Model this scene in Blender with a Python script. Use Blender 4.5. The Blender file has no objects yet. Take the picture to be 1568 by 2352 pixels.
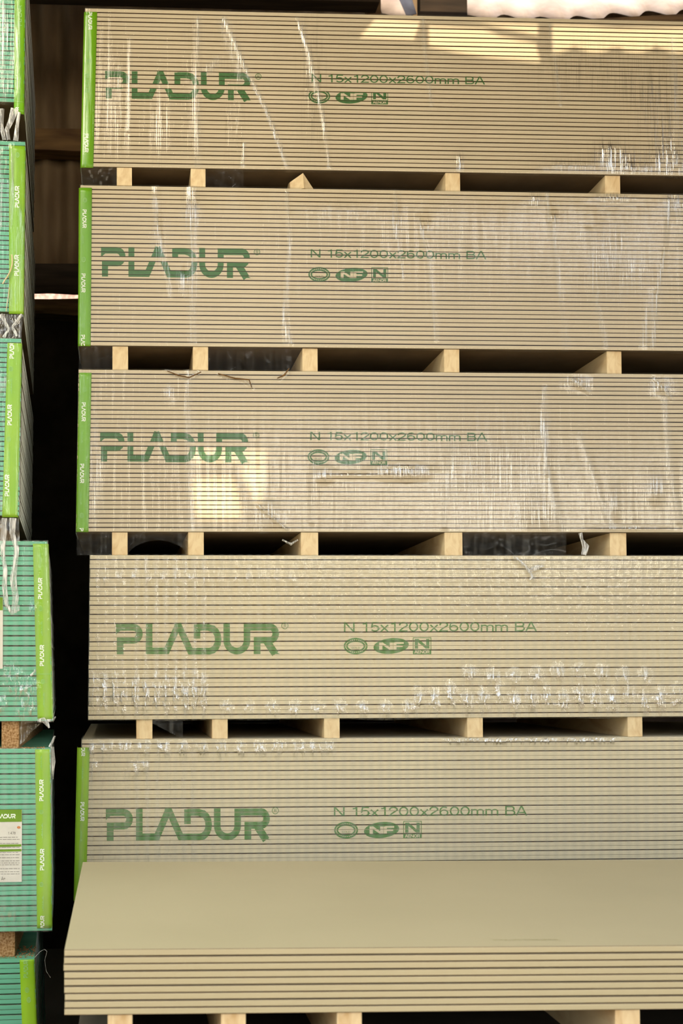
import bpy, bmesh, math, random
from mathutils import Vector, Matrix, noise

# ------------------------------------------------------------------ scene, camera, world, sun, exposure
S = bpy.context.scene
COL = S.collection
R = random.Random(7)
IMW, IMH = 1568, 2352
F, CX, CY = 2935.0, 439.0, 1415.0            # focal length and principal point of the shifted lens, in pixels
YAW, PITCH, ROLL = 0.053, 0.041, -0.002
EYE = Vector((0.0, 0.0, 1.43))
fw = Vector((math.sin(YAW)*math.cos(PITCH), math.cos(YAW)*math.cos(PITCH), math.sin(PITCH)))
r0 = Vector((math.cos(YAW), -math.sin(YAW), 0.0)); u0 = r0.cross(fw)
rt = r0*math.cos(ROLL) + u0*math.sin(ROLL); up = u0*math.cos(ROLL) - r0*math.sin(ROLL)
cam = bpy.data.cameras.new('camera'); cob = bpy.data.objects.new('camera', cam); COL.objects.link(cob)
cam.sensor_width = 36; cam.sensor_fit = 'AUTO'; cam.lens = F/IMH*36
cam.shift_x = (IMW/2-CX)/IMH; cam.shift_y = (CY-IMH/2)/IMH
cam.clip_start = 0.05; cam.clip_end = 200
cob.matrix_world = Matrix(((rt.x, up.x, -fw.x, EYE.x), (rt.y, up.y, -fw.y, EYE.y), (rt.z, up.z, -fw.z, EYE.z), (0, 0, 0, 1)))
cam.dof.use_dof = True; cam.dof.focus_distance = 4.2; cam.dof.aperture_fstop = 4.5
S.camera = cob

S.view_settings.view_transform = 'Standard'; S.view_settings.look = 'None'
S.view_settings.gamma = 1; S.view_settings.exposure = -0.3
try: S.view_settings.use_curve_mapping = False
except Exception: pass

SKY, GLINT_PATCH = 1.3, 17.0        # open sky, and bright patches added to it so the film glints
W = bpy.data.worlds.new('sky'); S.world = W; W.use_nodes = True
wn = W.node_tree; wn.nodes.clear()
wo = wn.nodes.new('ShaderNodeOutputWorld'); wb = wn.nodes.new('ShaderNodeBackground')
wt = wn.nodes.new('ShaderNodeTexCoord'); wsx = wn.nodes.new('ShaderNodeSeparateXYZ'); wr = wn.nodes.new('ShaderNodeValToRGB')
wn.links.new(wt.outputs['Generated'], wsx.inputs[0]); wn.links.new(wsx.outputs['Z'], wr.inputs[0])
wr.color_ramp.elements[0].position = 0.0; wr.color_ramp.elements[0].color = (1.0, 0.93, 0.76, 1)
wr.color_ramp.elements[1].position = 0.8; wr.color_ramp.elements[1].color = (0.55, 0.68, 0.85, 1)
e_ = wr.color_ramp.elements.new(0.25); e_.color = (0.86, 0.90, 0.92, 1)
wv = wn.nodes.new('ShaderNodeTexNoise'); wv.inputs['Scale'].default_value = 5.5; wv.inputs['Detail'].default_value = 3
wn.links.new(wt.outputs['Generated'], wv.inputs['Vector'])
wc = wn.nodes.new('ShaderNodeMapRange'); wc.inputs['From Min'].default_value = .58; wc.inputs['From Max'].default_value = .66
wc.inputs['To Min'].default_value = SKY; wc.inputs['To Max'].default_value = GLINT_PATCH
wn.links.new(wv.outputs['Fac'], wc.inputs[0])
wn.links.new(wr.outputs[0], wb.inputs[0]); wn.links.new(wc.outputs[0], wb.inputs[1])
wn.links.new(wb.outputs[0], wo.inputs[0])

SUN_DIR = Vector((-0.12, 1.0, -1.35)).normalized()      # direction the sunlight travels
sl = bpy.data.lights.new('sun', 'SUN'); sl.energy = 10.0; sl.color = (1.0, 0.83, 0.58); sl.angle = math.radians(0.5)
so = bpy.data.objects.new('sun', sl); COL.objects.link(so); so.location = (0, -6, 9)
so.rotation_euler = SUN_DIR.to_track_quat('-Z', 'Y').to_euler()

al = bpy.data.lights.new('overhead_fill', 'AREA'); al.shape = 'RECTANGLE'; al.size = 1.7; al.size_y = 2.0; al.energy = 190; al.color = (1.0, .90, .70)
ao = bpy.data.objects.new('overhead_fill', al); COL.objects.link(ao); ao.location = (-1.35, 1.2, 4.84)      # added soft fill under the roof, brightens the top of the loose pile
YF = 4.2                                                 # front plane of the right-hand packs

# ------------------------------------------------------------------ helpers
def at(x, y, Y):
    """world point seen at pixel (x, y) on the vertical plane at depth Y"""
    d = fw + rt*((x-CX)/F) - up*((y-CY)/F)
    return EYE + d*((Y-EYE.y)/d.y)
def px(p):
    v = Vector(p)-EYE; d = v.dot(fw)
    return CX+F*v.dot(rt)/d, CY-F*v.dot(up)/d

def tag(o, label=None, cat=None, group=None, kind=None):
    if label: o['label'] = label
    if cat: o['category'] = cat
    if group: o['group'] = group
    if kind: o['kind'] = kind
    return o
def link(name, me, parent=None, loc=(0, 0, 0)):
    o = bpy.data.objects.new(name, me); COL.objects.link(o); o.location = loc
    if parent: o.parent = parent
    return o
def empty(name, loc=(0, 0, 0)):
    o = bpy.data.objects.new(name, None); COL.objects.link(o); o.location = loc; o.empty_display_size = .05
    return o
def mesh(name, verts, faces, mats, mi=None, smooth=False):
    me = bpy.data.meshes.new(name); me.from_pydata([tuple(v) for v in verts], [], faces)
    for m in (mats if isinstance(mats, (list, tuple)) else [mats]): me.materials.append(m)
    if mi: me.polygons.foreach_set('material_index', mi)
    if smooth: me.polygons.foreach_set('use_smooth', [True]*len(me.polygons))
    me.update(); return me
def bevel_box(name, lo, hi, mat, b=.002, seg=2):
    bm = bmesh.new(); bmesh.ops.create_cube(bm, size=1)
    for v in bm.verts:
        v.co = Vector([(lo[i]+hi[i])/2 + v.co[i]*(hi[i]-lo[i]) for i in range(3)])
    if b: bmesh.ops.bevel(bm, geom=bm.edges[:], offset=b, segments=seg, profile=.6, affect='EDGES')
    me = bpy.data.meshes.new(name); bm.to_mesh(me); bm.free(); me.materials.append(mat); return me

# ------------------------------------------------------------------ materials
def nodes(name):
    m = bpy.data.materials.new(name); m.use_nodes = True; t = m.node_tree; t.nodes.clear()
    out = t.nodes.new('ShaderNodeOutputMaterial'); return m, t, out
def N(t, kind, **kw):
    n = t.nodes.new(kind)
    for k, v in kw.items():
        if isinstance(v, (int, float, tuple, str)) and k in [i.name for i in n.inputs]: n.inputs[k].default_value = v
        else: setattr(n, k, v)
    return n
def coords(t, scale, kind='Object'):
    tc = t.nodes.new('ShaderNodeTexCoord'); mp = t.nodes.new('ShaderNodeMapping')
    mp.inputs['Scale'].default_value = scale; t.links.new(tc.outputs[kind], mp.inputs['Vector']); return mp.outputs[0]
def simple(name, c1, c2=None, scale=(8, 8, 8), rough=.7, bump=0., detail=4, spec=.3, rand=0., metal=0., lo=.35, hi=.65, dist=.003):
    m, t, out = nodes(name)
    p = N(t, 'ShaderNodeBsdfPrincipled'); p.inputs['Roughness'].default_value = rough
    p.inputs['Specular IOR Level'].default_value = spec; p.inputs['Metallic'].default_value = metal
    c2 = c2 or c1
    nz = N(t, 'ShaderNodeTexNoise'); nz.inputs['Scale'].default_value = 1; nz.inputs['Detail'].default_value = detail
    t.links.new(coords(t, scale), nz.inputs['Vector'])
    cr = N(t, 'ShaderNodeValToRGB'); cr.color_ramp.elements[0].position = lo; cr.color_ramp.elements[1].position = hi
    cr.color_ramp.elements[0].color = (*c1, 1); cr.color_ramp.elements[1].color = (*c2, 1)
    t.links.new(nz.outputs['Fac'], cr.inputs[0]); col = cr.outputs[0]
    if rand:
        oi = N(t, 'ShaderNodeObjectInfo'); mr = N(t, 'ShaderNodeMapRange'); mr.inputs['To Min'].default_value = 1-rand; mr.inputs['To Max'].default_value = 1+rand
        t.links.new(oi.outputs['Random'], mr.inputs[0])
        hs = N(t, 'ShaderNodeHueSaturation'); t.links.new(mr.outputs[0], hs.inputs['Value']); t.links.new(col, hs.inputs['Color']); col = hs.outputs[0]
    t.links.new(col, p.inputs['Base Color'])
    if bump:
        b = N(t, 'ShaderNodeBump'); b.inputs['Strength'].default_value = bump; b.inputs['Distance'].default_value = dist
        t.links.new(nz.outputs['Fac'], b.inputs['Height']); t.links.new(b.outputs[0], p.inputs['Normal'])
    t.links.new(p.outputs[0], out.inputs[0]); return m

M = {}
M['paper'] = simple('grey_ivory_board_paper', (.565, .485, .335), (.61, .525, .365), (3, 40, 60), .75, .05, rand=.035)
M['paper_low'] = simple('pale_board_paper', (.60, .53, .365), (.66, .585, .40), (3, 40, 60), .75, .05, rand=.035)
M['paper_mini'] = simple('loose_board_paper', (.475, .415, .262), (.505, .44, .28), (2, 2, 30), .7, .0, rand=.01)
M['green_paper'] = simple('green_board_paper', (.12, .40, .25), (.16, .50, .33), (6, 30, 60), .7, .05, rand=.05)
M['gypsum'] = simple('gypsum_core', (.66, .69, .64), (.80, .82, .77), (40, 40, 90), .95, .3)
M['crease'] = simple('brown_folded_paper', (.11, .065, .04), (.15, .09, .055), (10, 10, 10), .9)
M['back_paper'] = simple('brown_back_paper', (.10, .07, .04), (.14, .10, .06), (6, 6, 6), .9)
M['ink'] = simple('green_printing_ink', (.045, .125, .035), (.075, .18, .055), (90, 90, 240), .6, detail=6)
M['ink_pale'] = simple('faded_green_printing_ink', (.085, .20, .06), (.14, .27, .095), (60, 90, 240), .6, detail=6)
M['tape'] = simple('green_edge_tape', (.15, .40, .001), (.18, .44, .002), (4, 4, 2), .28, .1, spec=.5)
M['tape_left'] = simple('yellow_green_edge_tape', (.21, .46, .008), (.28, .52, .02), (9, 9, 5), .3, .1, spec=.5)
M['white_ink'] = simple('white_tape_ink', (.84, .92, .78), (.9, .95, .86), (60, 60, 60), .5)
M['faint_ink'] = simple('faint_tape_ink', (.24, .52, .13), (.34, .60, .22), (60, 60, 60), .5)
M['concrete'] = simple('dusty_concrete', (.05, .04, .03), (.09, .075, .06), (3, 3, 3), .9, .3)
M['sand'] = simple('sunlit_yard_sand', (.20, .155, .095), (.26, .20, .125), (.6, .6, .6), .95, .3)
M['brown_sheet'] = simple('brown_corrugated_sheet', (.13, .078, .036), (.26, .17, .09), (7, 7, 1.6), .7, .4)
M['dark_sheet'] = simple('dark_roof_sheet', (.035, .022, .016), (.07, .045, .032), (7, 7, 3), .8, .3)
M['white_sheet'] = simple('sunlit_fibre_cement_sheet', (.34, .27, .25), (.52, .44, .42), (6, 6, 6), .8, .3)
M['rough_wood'] = simple('rough_brown_timber', (.10, .05, .02), (.22, .12, .045), (4, 30, 30), .85, .4)
M['dark_wood'] = simple('dark_timber', (.022, .014, .008), (.045, .028, .016), (4, 30, 30), .9, .3)  # near-black brown timber tone
M['earth'] = simple('dark_rough_wall', (.025, .016, .01), (.06, .04, .026), (6, 6, 6), .95, .6)
M['pink_wall'] = simple('pink_stone_render', (.50, .30, .26), (.80, .58, .52), (30, 30, 30), .9, .6, lo=.4, hi=.6)
M['facade'] = simple('warm_ochre_facade', (.60, .42, .25), (.68, .50, .30), (1, 1, 1), .9)
M['label_paper'] = simple('white_label_paper', (.62, .60, .52), (.70, .68, .60), (20, 20, 20), .6)
M['label_green'] = simple('label_header_green', (.14, .27, .02), (.18, .33, .03), (20, 20, 20), .5)
M['black_ink'] = simple('grey_label_ink', (.16, .15, .13), (.28, .26, .22), (60, 60, 60), .6)
M['orange_ink'] = simple('orange_label_ink', (.55, .18, .06), (.62, .25, .1), (60, 60, 60), .6)
M['twine'] = simple('cream_twine', (.62, .50, .30), (.72, .60, .38), (60, 60, 60), .8)
M['sawdust'] = simple('brown_grit', (.22, .10, .03), (.5, .30, .14), (260, 260, 260), .95, .8)

def wood(name, c1, c2):
    m, t, out = nodes(name); p = N(t, 'ShaderNodeBsdfPrincipled'); p.inputs['Roughness'].default_value = .65
    nz = N(t, 'ShaderNodeTexNoise'); nz.inputs['Scale'].default_value = 1; nz.inputs['Detail'].default_value = 5; nz.inputs['Distortion'].default_value = .8
    oi = N(t, 'ShaderNodeObjectInfo'); va = N(t, 'ShaderNodeVectorMath', operation='ADD')
    t.links.new(coords(t, (38, 5, 16)), va.inputs[0]); t.links.new(oi.outputs['Location'], va.inputs[1]); t.links.new(va.outputs[0], nz.inputs['Vector'])
    cr = N(t, 'ShaderNodeValToRGB'); cr.color_ramp.elements[0].position = .3; cr.color_ramp.elements[1].position = .62
    cr.color_ramp.elements[0].color = (*c1, 1); cr.color_ramp.elements[1].color = (*c2, 1)
    t.links.new(nz.outputs['Fac'], cr.inputs[0]); t.links.new(cr.outputs[0], p.inputs['Base Color'])
    b = N(t, 'ShaderNodeBump'); b.inputs['Strength'].default_value = .15; b.inputs['Distance'].default_value = .002
    t.links.new(nz.outputs['Fac'], b.inputs['Height']); t.links.new(b.outputs[0], p.inputs['Normal'])
    t.links.new(p.outputs[0], out.inputs[0]); return m
M['pine'] = wood('pale_pine', (.60, .40, .19), (.80, .64, .38))
M['chipboard'] = simple('brown_chipboard', (.20, .095, .025), (.50, .32, .16), (160, 160, 160), .9, .5)

def film(name, freq, milk, gloss, bumpk, net=False, tint=(1, 1, 1), rough=.08, glint=9.):
    """clear stretch film: mostly transparent, glossy, with stretched wrinkles; attribute 'fold' = doubled, whitened film"""
    m, t, out = nodes(name); L = t.links.new
    n1 = N(t, 'ShaderNodeTexNoise'); n1.inputs['Scale'].default_value = 1; n1.inputs['Detail'].default_value = 3
    L(coords(t, freq), n1.inputs['Vector'])
    n2 = N(t, 'ShaderNodeTexNoise'); n2.inputs['Scale'].default_value = 1; n2.inputs['Detail'].default_value = 4
    L(coords(t, (45, 45, 45) if net else (14, 14, 5)), n2.inputs['Vector'])
    at_ = N(t, 'ShaderNodeAttribute', attribute_name='fold')
    gl = N(t, 'ShaderNodeAttribute', attribute_name='crumple')
    # bump height = streaks*(.25+fold+crumple)
    a1 = N(t, 'ShaderNodeMath', operation='ADD'); L(at_.outputs['Fac'], a1.inputs[0]); L(gl.outputs['Fac'], a1.inputs[1])
    a2 = N(t, 'ShaderNodeMath', operation='ADD'); L(a1.outputs[0], a2.inputs[0]); a2.inputs[1].default_value = .12
    a3 = N(t, 'ShaderNodeMath', operation='ADD'); L(n1.outputs['Fac'], a3.inputs[0]); a3b = N(t, 'ShaderNodeMath', operation='MULTIPLY'); L(n2.outputs['Fac'], a3b.inputs[0]); a3b.inputs[1].default_value = 1.0 if net else .25; L(a3b.outputs[0], a3.inputs[1])
    a4 = N(t, 'ShaderNodeMath', operation='MULTIPLY'); L(a2.outputs[0], a4.inputs[0]); L(a3.outputs[0], a4.inputs[1])
    b = N(t, 'ShaderNodeBump'); b.inputs['Strength'].default_value = bumpk; b.inputs['Distance'].default_value = .004; L(a4.outputs[0], b.inputs['Height'])
    g = N(t, 'ShaderNodeBsdfGlossy'); g.inputs['Roughness'].default_value = rough; L(b.outputs[0], g.inputs['Normal'])
    tr = N(t, 'ShaderNodeBsdfTransparent'); tr.inputs[0].default_value = (*tint, 1)
    lw = N(t, 'ShaderNodeLayerWeight'); lw.inputs[0].default_value = .5; L(b.outputs[0], lw.inputs['Normal'])
    pw = N(t, 'ShaderNodeMath', operation='POWER'); L(lw.outputs['Facing'], pw.inputs[0]); pw.inputs[1].default_value = 5
    fr = N(t, 'ShaderNodeMath', operation='MULTIPLY_ADD'); L(pw.outputs[0], fr.inputs[0]); fr.inputs[1].default_value = .6; fr.inputs[2].default_value = .045
    gm = N(t, 'ShaderNodeMath', operation='MULTIPLY'); L(fr.outputs[0], gm.inputs[0])
    g2 = N(t, 'ShaderNodeMath', operation='MULTIPLY_ADD'); st = N(t, 'ShaderNodeMapRange'); st.inputs['From Min'].default_value = .47; st.inputs['From Max'].default_value = .64; L(n1.outputs['Fac'], st.inputs[0]); ms = N(t, 'ShaderNodeMath', operation='MULTIPLY'); L(st.outputs[0], ms.inputs[0]); L(a1.outputs[0], ms.inputs[1]); L(ms.outputs[0], g2.inputs[0]); g2.inputs[1].default_value = glint; g2.inputs[2].default_value = gloss; L(g2.outputs[0], gm.inputs[1])
    gm.use_clamp = True
    x1 = N(t, 'ShaderNodeMixShader'); L(gm.outputs[0], x1.inputs[0]); L(tr.outputs[0], x1.inputs[1]); L(g.outputs[0], x1.inputs[2])
    df = N(t, 'ShaderNodeBsdfDiffuse'); df.inputs[0].default_value = (.80, .80, .76, 1); L(b.outputs[0], df.inputs['Normal'])
    f1 = N(t, 'ShaderNodeMath', operation='MULTIPLY_ADD'); L(at_.outputs['Fac'], f1.inputs[0]); f1.inputs[1].default_value = .62; f1.inputs[2].default_value = milk
    f2 = N(t, 'ShaderNodeMath', operation='MULTIPLY_ADD'); L(st.outputs[0], f2.inputs[0]); f2.inputs[1].default_value = .7; f2.inputs[2].default_value = .3
    f3 = N(t, 'ShaderNodeMath', operation='MULTIPLY'); L(f1.outputs[0], f3.inputs[0]); L(f2.outputs[0], f3.inputs[1]); fac = f3.outputs[0]
    if net:
        wv = N(t, 'ShaderNodeTexWave', wave_type='BANDS', bands_direction='X'); wv.inputs['Scale'].default_value = 10.2; wv.inputs['Distortion'].default_value = 1.2
        wv.inputs['Detail'].default_value = 2; L(coords(t, (1, 1, .35)), wv.inputs['Vector'])
        f4 = N(t, 'ShaderNodeMath', operation='MULTIPLY_ADD'); L(wv.outputs['Fac'], f4.inputs[0]); f4.inputs[1].default_value = .09; L(fac, f4.inputs[2]); fac = f4.outputs[0]
    x2 = N(t, 'ShaderNodeMixShader'); L(fac, x2.inputs[0]); L(x1.outputs[0], x2.inputs[1]); L(df.outputs[0], x2.inputs[2])
    L(x2.outputs[0], out.inputs[0]); return m
M['film'] = film('clear_stretch_film', (300, 300, 6), .012, 1.0, .6, glint=11.)
M['film_net'] = film('perforated_stretch_film', (170, 170, 45), .02, .9, 1.0, net=True, rough=.05, glint=17.)
M['film_left'] = film('dusty_stretch_film', (300, 300, 8), .02, .8, .6, glint=7.)
M['film_skirt'] = film('smooth_film_skirt', (60, 60, 4), .008, .15, .10, glint=1.)
M['film_torn'] = film('torn_stretch_film', (150, 150, 20), .55, 1.5, .9)

# ------------------------------------------------------------------ structure
FLOOR_Z = 0.0
def plane_box(name, lo, hi, mat, kind='structure'):
    o = link(name, bevel_box(name, lo, hi, mat, 0)); tag(o, kind=kind); return o
plane_box('floor', (-9, -24, -.2), (14, 11, FLOOR_Z), M['sand'])

def corrugated(name, x0, x1, z0, z1, Y, period, amp, mat, thick=.006, tiltY=0., steps=10, rows=6, wob=0.):
    """corrugated sheet whose ribs run up the sheet; tiltY = how far the top leans away"""
    n = int((x1-x0)/period*steps); vs = []; fs = []
    for side in (0, 1):
        for j in range(rows+1):
            q = j/rows
            for i in range(n+1):
                x = x0+(x1-x0)*i/n; w = math.cos(2*math.pi*(x-x0)/period)
                w2 = wob*noise.noise(Vector((x*3, q*2, 1)))
                vs.append((x, Y+tiltY*q+amp*w*(1 if abs(tiltY) < 1 else .3)+side*thick, z0+(z1-z0)*q+(amp*w*.9 if abs(tiltY) >= .6 else 0)+w2))
    k = (n+1)*(rows+1)
    for j in range(rows):
        for i in range(n):
            a = j*(n+1)+i; fs.append((a, a+1, a+n+2, a+n+1)); fs.append((k+a, k+a+n+1, k+a+n+2, k+a+1))
    for i in range(n):
        fs.append((i+1, i, k+i, k+i+1)); a = rows*(n+1)+i; fs.append((a, a+1, k+a+1, k+a))
    for j in range(rows):
        a = j*(n+1); fs.append((a, a+n+1, k+a+n+1, k+a)); a += n; fs.append((a+n+1, a, k+a, k+a+n+1))
    return mesh(name, vs, fs, mat, smooth=True)

YB = 6.6
zA = at(120, 300, YB).z; zB = at(120, 612, YB).z; zC = at(120, 672, YB).z; zD = at(120, 686, YB).z; zE = at(120, 722, YB).z
o = link('wall_back', corrugated('wall_back', -2.5, 5.0, zB-.02, 5.4, YB, .135, .022, M['brown_sheet'])); tag(o, kind='structure')
o = plane_box('wall_back_lower', (-2.5, YB+.02, 0), (5.0, YB+.2, zE), M['earth'])
o = plane_box('wall_outside', (-6, 9.6, 0), (10, 9.8, 4.9), M['pink_wall'])
o = plane_box('wall_left', (-3.4, 3.0, 0), (-3.2, 6.9, 5.6), M['earth'])
o = plane_box('wall_right', (4.6, 3.0, 0), (4.8, 6.9, 5.6), M['earth'])
def timber(name, xa, xb, z0, z1, y0, y1, mat, label, wav=.008):
    n = 60; vs = []; fs = []
    for i in range(n+1):
        x = xa+(xb-xa)*i/n
        for (yy, zz, s) in ((y0, z0, 1), (y1, z0, 2), (y1, z1, 3), (y0, z1, 4)):
            vs.append((x, yy+wav*noise.noise(Vector((x*5, s*7.3, 0))), zz+wav*1.3*noise.noise(Vector((x*6, s*3.1, 5)))))
    for i in range(n):
        a = i*4
        for k in range(4): fs.append((a+k, a+4+k, a+4+(k+1) % 4, a+(k+1) % 4))
    fs += [(3, 2, 1, 0), (n*4, n*4+1, n*4+2, n*4+3)]
    o = link(name, mesh(name, vs, fs, mat)); tag(o, kind='structure'); return o
za1 = at(120, 345, YB-.15).z; za0 = at(120, 296, YB-.15).z
timber('trim_1', -2.5, 5.0, za1, za0, YB-.15, YB-.03, M['rough_wood'], '')
zb1 = at(120, 672, YB-.15).z; zb0 = at(120, 606, YB-.15).z
timber('trim_2', -2.5, 5.0, zb1, zb0, YB-.15, YB-.125, M['dark_wood'], '')
zc1 = at(120, 722, YB-.10).z; zc0 = at(120, 688, YB-.10).z
timber('trim_3', -2.5, 5.0, zc1, zc0, YB-.10, YB+.08, M['rough_wood'], '', .016)

# roof: a dark sheet at ROOF_Z with added, unseen openings shaped to throw the sun patches; the sun reaches the packs only through those
ROOF_Z = 4.9
def to_roof(p):
    k = (ROOF_Z-p.z)/(-SUN_DIR.z); return p - SUN_DIR*k
def hole(pts, Y=YF):
    return [to_roof(at(x, y, Y)) for x, y in pts]
holes = [hole([(862, 44), (820, 92), (950, 98), (966, 50)])]
holes.append(hole([(985, 60), (1110, 66), (1150, 84), (1230, 100), (1242, 150), (1120, 138), (1060, 128), (985, 112)]))
holes.append(hole([(985, 50), (1235, 56), (1235, 88), (1160, 72), (1100, 60), (985, 56)]))
up3 = [(1268, 58), (1350, 60), (1420, 66), (1568, 64), (1660, 64)]
lo3 = []
for i in range(24):
    x = 1660-i*17; lo3.append((x, 112+16*abs(math.sin(x/30.0))))
holes.append(hole(up3+lo3))
holes.append(hole([(440, 1100), (535, 1100), (556, 1196), (452, 1196)]))
holes.append(hole([(440, 1034), (618, 1040), (608, 1066), (440, 1066)]))
holes.append(hole([(548, 1078), (612, 1074), (598, 1158), (590, 1158)]))
bm = bmesh.new()
def loop(pts, z):
    vs = [bm.verts.new((p[0], p[1], z)) for p in pts]; es = [bm.edges.new((vs[i], vs[(i+1) % len(vs)])) for i in range(len(vs))]; return es
RY1 = 5.5
edges = loop([(-3.2, -1.0), (4.6, -1.0), (4.6, RY1), (-3.2, RY1)], ROOF_Z)
for h in holes: edges += loop([(p.x, p.y) for p in h], ROOF_Z)
bmesh.ops.triangle_fill(bm, use_beauty=True, use_dissolve=False, edges=edges)
def inside(p, poly):
    c = False; n = len(poly)
    for i in range(n):
        a, b = poly[i], poly[(i+1) % n]
        if (a.y > p.y) != (b.y > p.y) and p.x < (b.x-a.x)*(p.y-a.y)/(b.y-a.y)+a.x: c = not c
    return c
bad = [f for f in bm.faces if any(inside(f.calc_center_median(), h) for h in holes)]
bmesh.ops.delete(bm, geom=bad, context='FACES')
me = bpy.data.meshes.new('ceiling'); bm.to_mesh(me); bm.free(); me.materials.append(M['dark_sheet'])
o = link('ceiling', me); tag(o, kind='structure'); md = o.modifiers.new('thickness', 'SOLIDIFY'); md.thickness = .01
# rear roof over the left part, tiled sheets seen from below above the packs
xs = at(866, 20, 6.2).x
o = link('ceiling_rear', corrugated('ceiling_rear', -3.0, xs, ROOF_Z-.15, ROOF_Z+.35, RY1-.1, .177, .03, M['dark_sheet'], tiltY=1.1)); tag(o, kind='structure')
yR = 5.9
# bright sheets at upper right, sun on them through the open strip of roof
def lit_sheet(xl, xr, ytop, ybot, Y, drop=0.):
    a = at(xl, ybot, Y); b = at(xr, ytop, Y)
    me = corrugated('roof_sheet', a.x, b.x+(.0 if xr < 1500 else 1.2), a.z, a.z+.8, Y, .177, .034, M['white_sheet'], tiltY=.62, wob=.01)
    xk = at(1240, 40, Y).x
    for v in me.vertices: v.co.z += .075*max(0, v.co.x-xk)
    return me
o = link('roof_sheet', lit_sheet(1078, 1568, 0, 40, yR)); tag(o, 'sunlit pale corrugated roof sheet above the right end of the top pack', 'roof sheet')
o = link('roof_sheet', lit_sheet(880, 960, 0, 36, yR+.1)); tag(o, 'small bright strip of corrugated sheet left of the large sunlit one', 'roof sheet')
pts = [(1252, 54), (1330, 46), (1400, 41), (1470, 37), (1570, 32), (1760, 26), (1760, 80), (1252, 80)]
vs = [tuple(at(x, y, 5.78)) for x, y in pts]+[tuple(at(x, y, 5.83)) for x, y in pts]; n_ = len(pts)
fs = [tuple(range(n_))[::-1], tuple(range(n_, 2*n_))]+[(i, (i+1) % n_, n_+(i+1) % n_, n_+i) for i in range(n_)]
o = link('roof_beam', mesh('roof_beam', vs, fs, M['rough_wood'])); tag(o, 'slanting brown timber under the right end of the large sunlit sheet', 'beam')
o = link('roof_beam', bevel_box('roof_beam', (-3, 5.66, at(600, 8, 5.7).z), (at(868, 8, 5.7).x, 5.76, at(600, -70, 5.7).z), M['dark_wood'], .004)); tag(o, 'dark timber roof beam above the left half of the top pack', 'beam')
a = at(862, 20, 5.75); o = link('roof_post', bevel_box('roof_post', (a.x-.03, 5.77, a.z-.6), (a.x+.03, 5.85, a.z+.6), M['rough_wood'], .004)); tag(o, 'upright rough timber between dark roof and small sunlit sheet', 'post')
a = at(1020, 20, 5.8); o = link('roof_post', bevel_box('roof_post', (a.x-.115, 5.80, a.z-.6), (a.x+.11, 5.86, a.z+.6), M['dark_wood'], .004)); tag(o, 'wide dark timber between the two sunlit roof sheets', 'post')
# plinth that carries the right-hand column
def z_at(x, y, Y=YF): return at(x, y, Y).z

# ------------------------------------------------------------------ boards
T = .015
def board_mesh(name, L, D, gap_top, gap_bot, mats, mini=False):
    """plasterboard: long edge wrapped in paper, slightly tapered face; front at y=0, left end x=0, bottom z=0"""
    gt, gb = gap_top, gap_bot
    et, eb = (.0011 if gt > .0005 else .0004), (.0011 if gb > .0005 else .0004)
    prof = [(.0016, gb), (.0004, gb+eb*.8), (0, gb+eb*1.8), (0, T-gt-et*1.8), (.0004, T-gt-et*.8), (.0016, T-gt),
            (.045, T), (D-.045, T), (D-.0016, T-gt), (D, T-gt-et*1.5), (D, gb+eb*1.5), (D-.0016, gb), (D-.045, 0), (.045, 0)]
    n = len(prof); vs = [(0, y, z) for y, z in prof]+[(L, y, z) for y, z in prof]; fs = []; mi = []
    for i in range(n):
        j = (i+1) % n; fs.append((i, i+n, j+n, j)[::-1]); mi.append(2 if i in (0, 4) else (3 if i in (11, 12, 13) else 0))
    fs.append(tuple(range(n))[::-1]); fs.append(tuple(range(n, 2*n))); mi += [1, 1]
    # inset core line at the ends is the paper edge itself
    me = mesh(name, vs, fs, mats, mi); 
    return me
ORD = ['topmost', 'second', 'third', 'fourth', 'fifth', 'sixth', 'seventh', 'eighth', 'ninth', 'tenth', 'eleventh', 'twelfth', 'thirteenth',
       'fourteenth', 'fifteenth', 'sixteenth', 'seventeenth', 'eighteenth', 'nineteenth', 'twentieth', 'twenty-first', 'twenty-second', 'twenty-third',
       'twenty-fourth', 'twenty-fifth', 'twenty-sixth', 'twenty-seventh', 'twenty-eighth', 'twenty-ninth', 'thirtieth', 'thirty-first', 'thirty-second',
       'thirty-third', 'thirty-fourth', 'thirty-fifth', 'lowest']

# ---- lettering as flat shapes in (u, v), v downwards
def stroke(pts, w):
    """mitred thick polyline -> list of quads (2-D)"""
    out = []; n = len(pts); P = [Vector(p) for p in pts]; L_ = []; R_ = []
    for i in range(n):
        if i == 0: d = (P[1]-P[0]).normalized(); nn = Vector((-d.y, d.x)); k = 1
        elif i == n-1: d = (P[-1]-P[-2]).normalized(); nn = Vector((-d.y, d.x)); k = 1
        else:
            d1 = (P[i]-P[i-1]).normalized(); d2 = (P[i+1]-P[i]).normalized(); n1 = Vector((-d1.y, d1.x)); n2 = Vector((-d2.y, d2.x))
            nn = (n1+n2).normalized(); k = 1/max(.35, nn.dot(n1))
        L_.append(P[i]+nn*w/2*k); R_.append(P[i]-nn*w/2*k)
    for i in range(n-1): out.append([L_[i], L_[i+1], R_[i+1], R_[i]])
    return out
def arc(cx, cy, rx, ry, a0, a1, n=8):
    return [(cx+rx*math.cos(math.radians(a0+(a1-a0)*i/n)), cy+ry*math.sin(math.radians(a0+(a1-a0)*i/n))) for i in range(n+1)]
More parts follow.
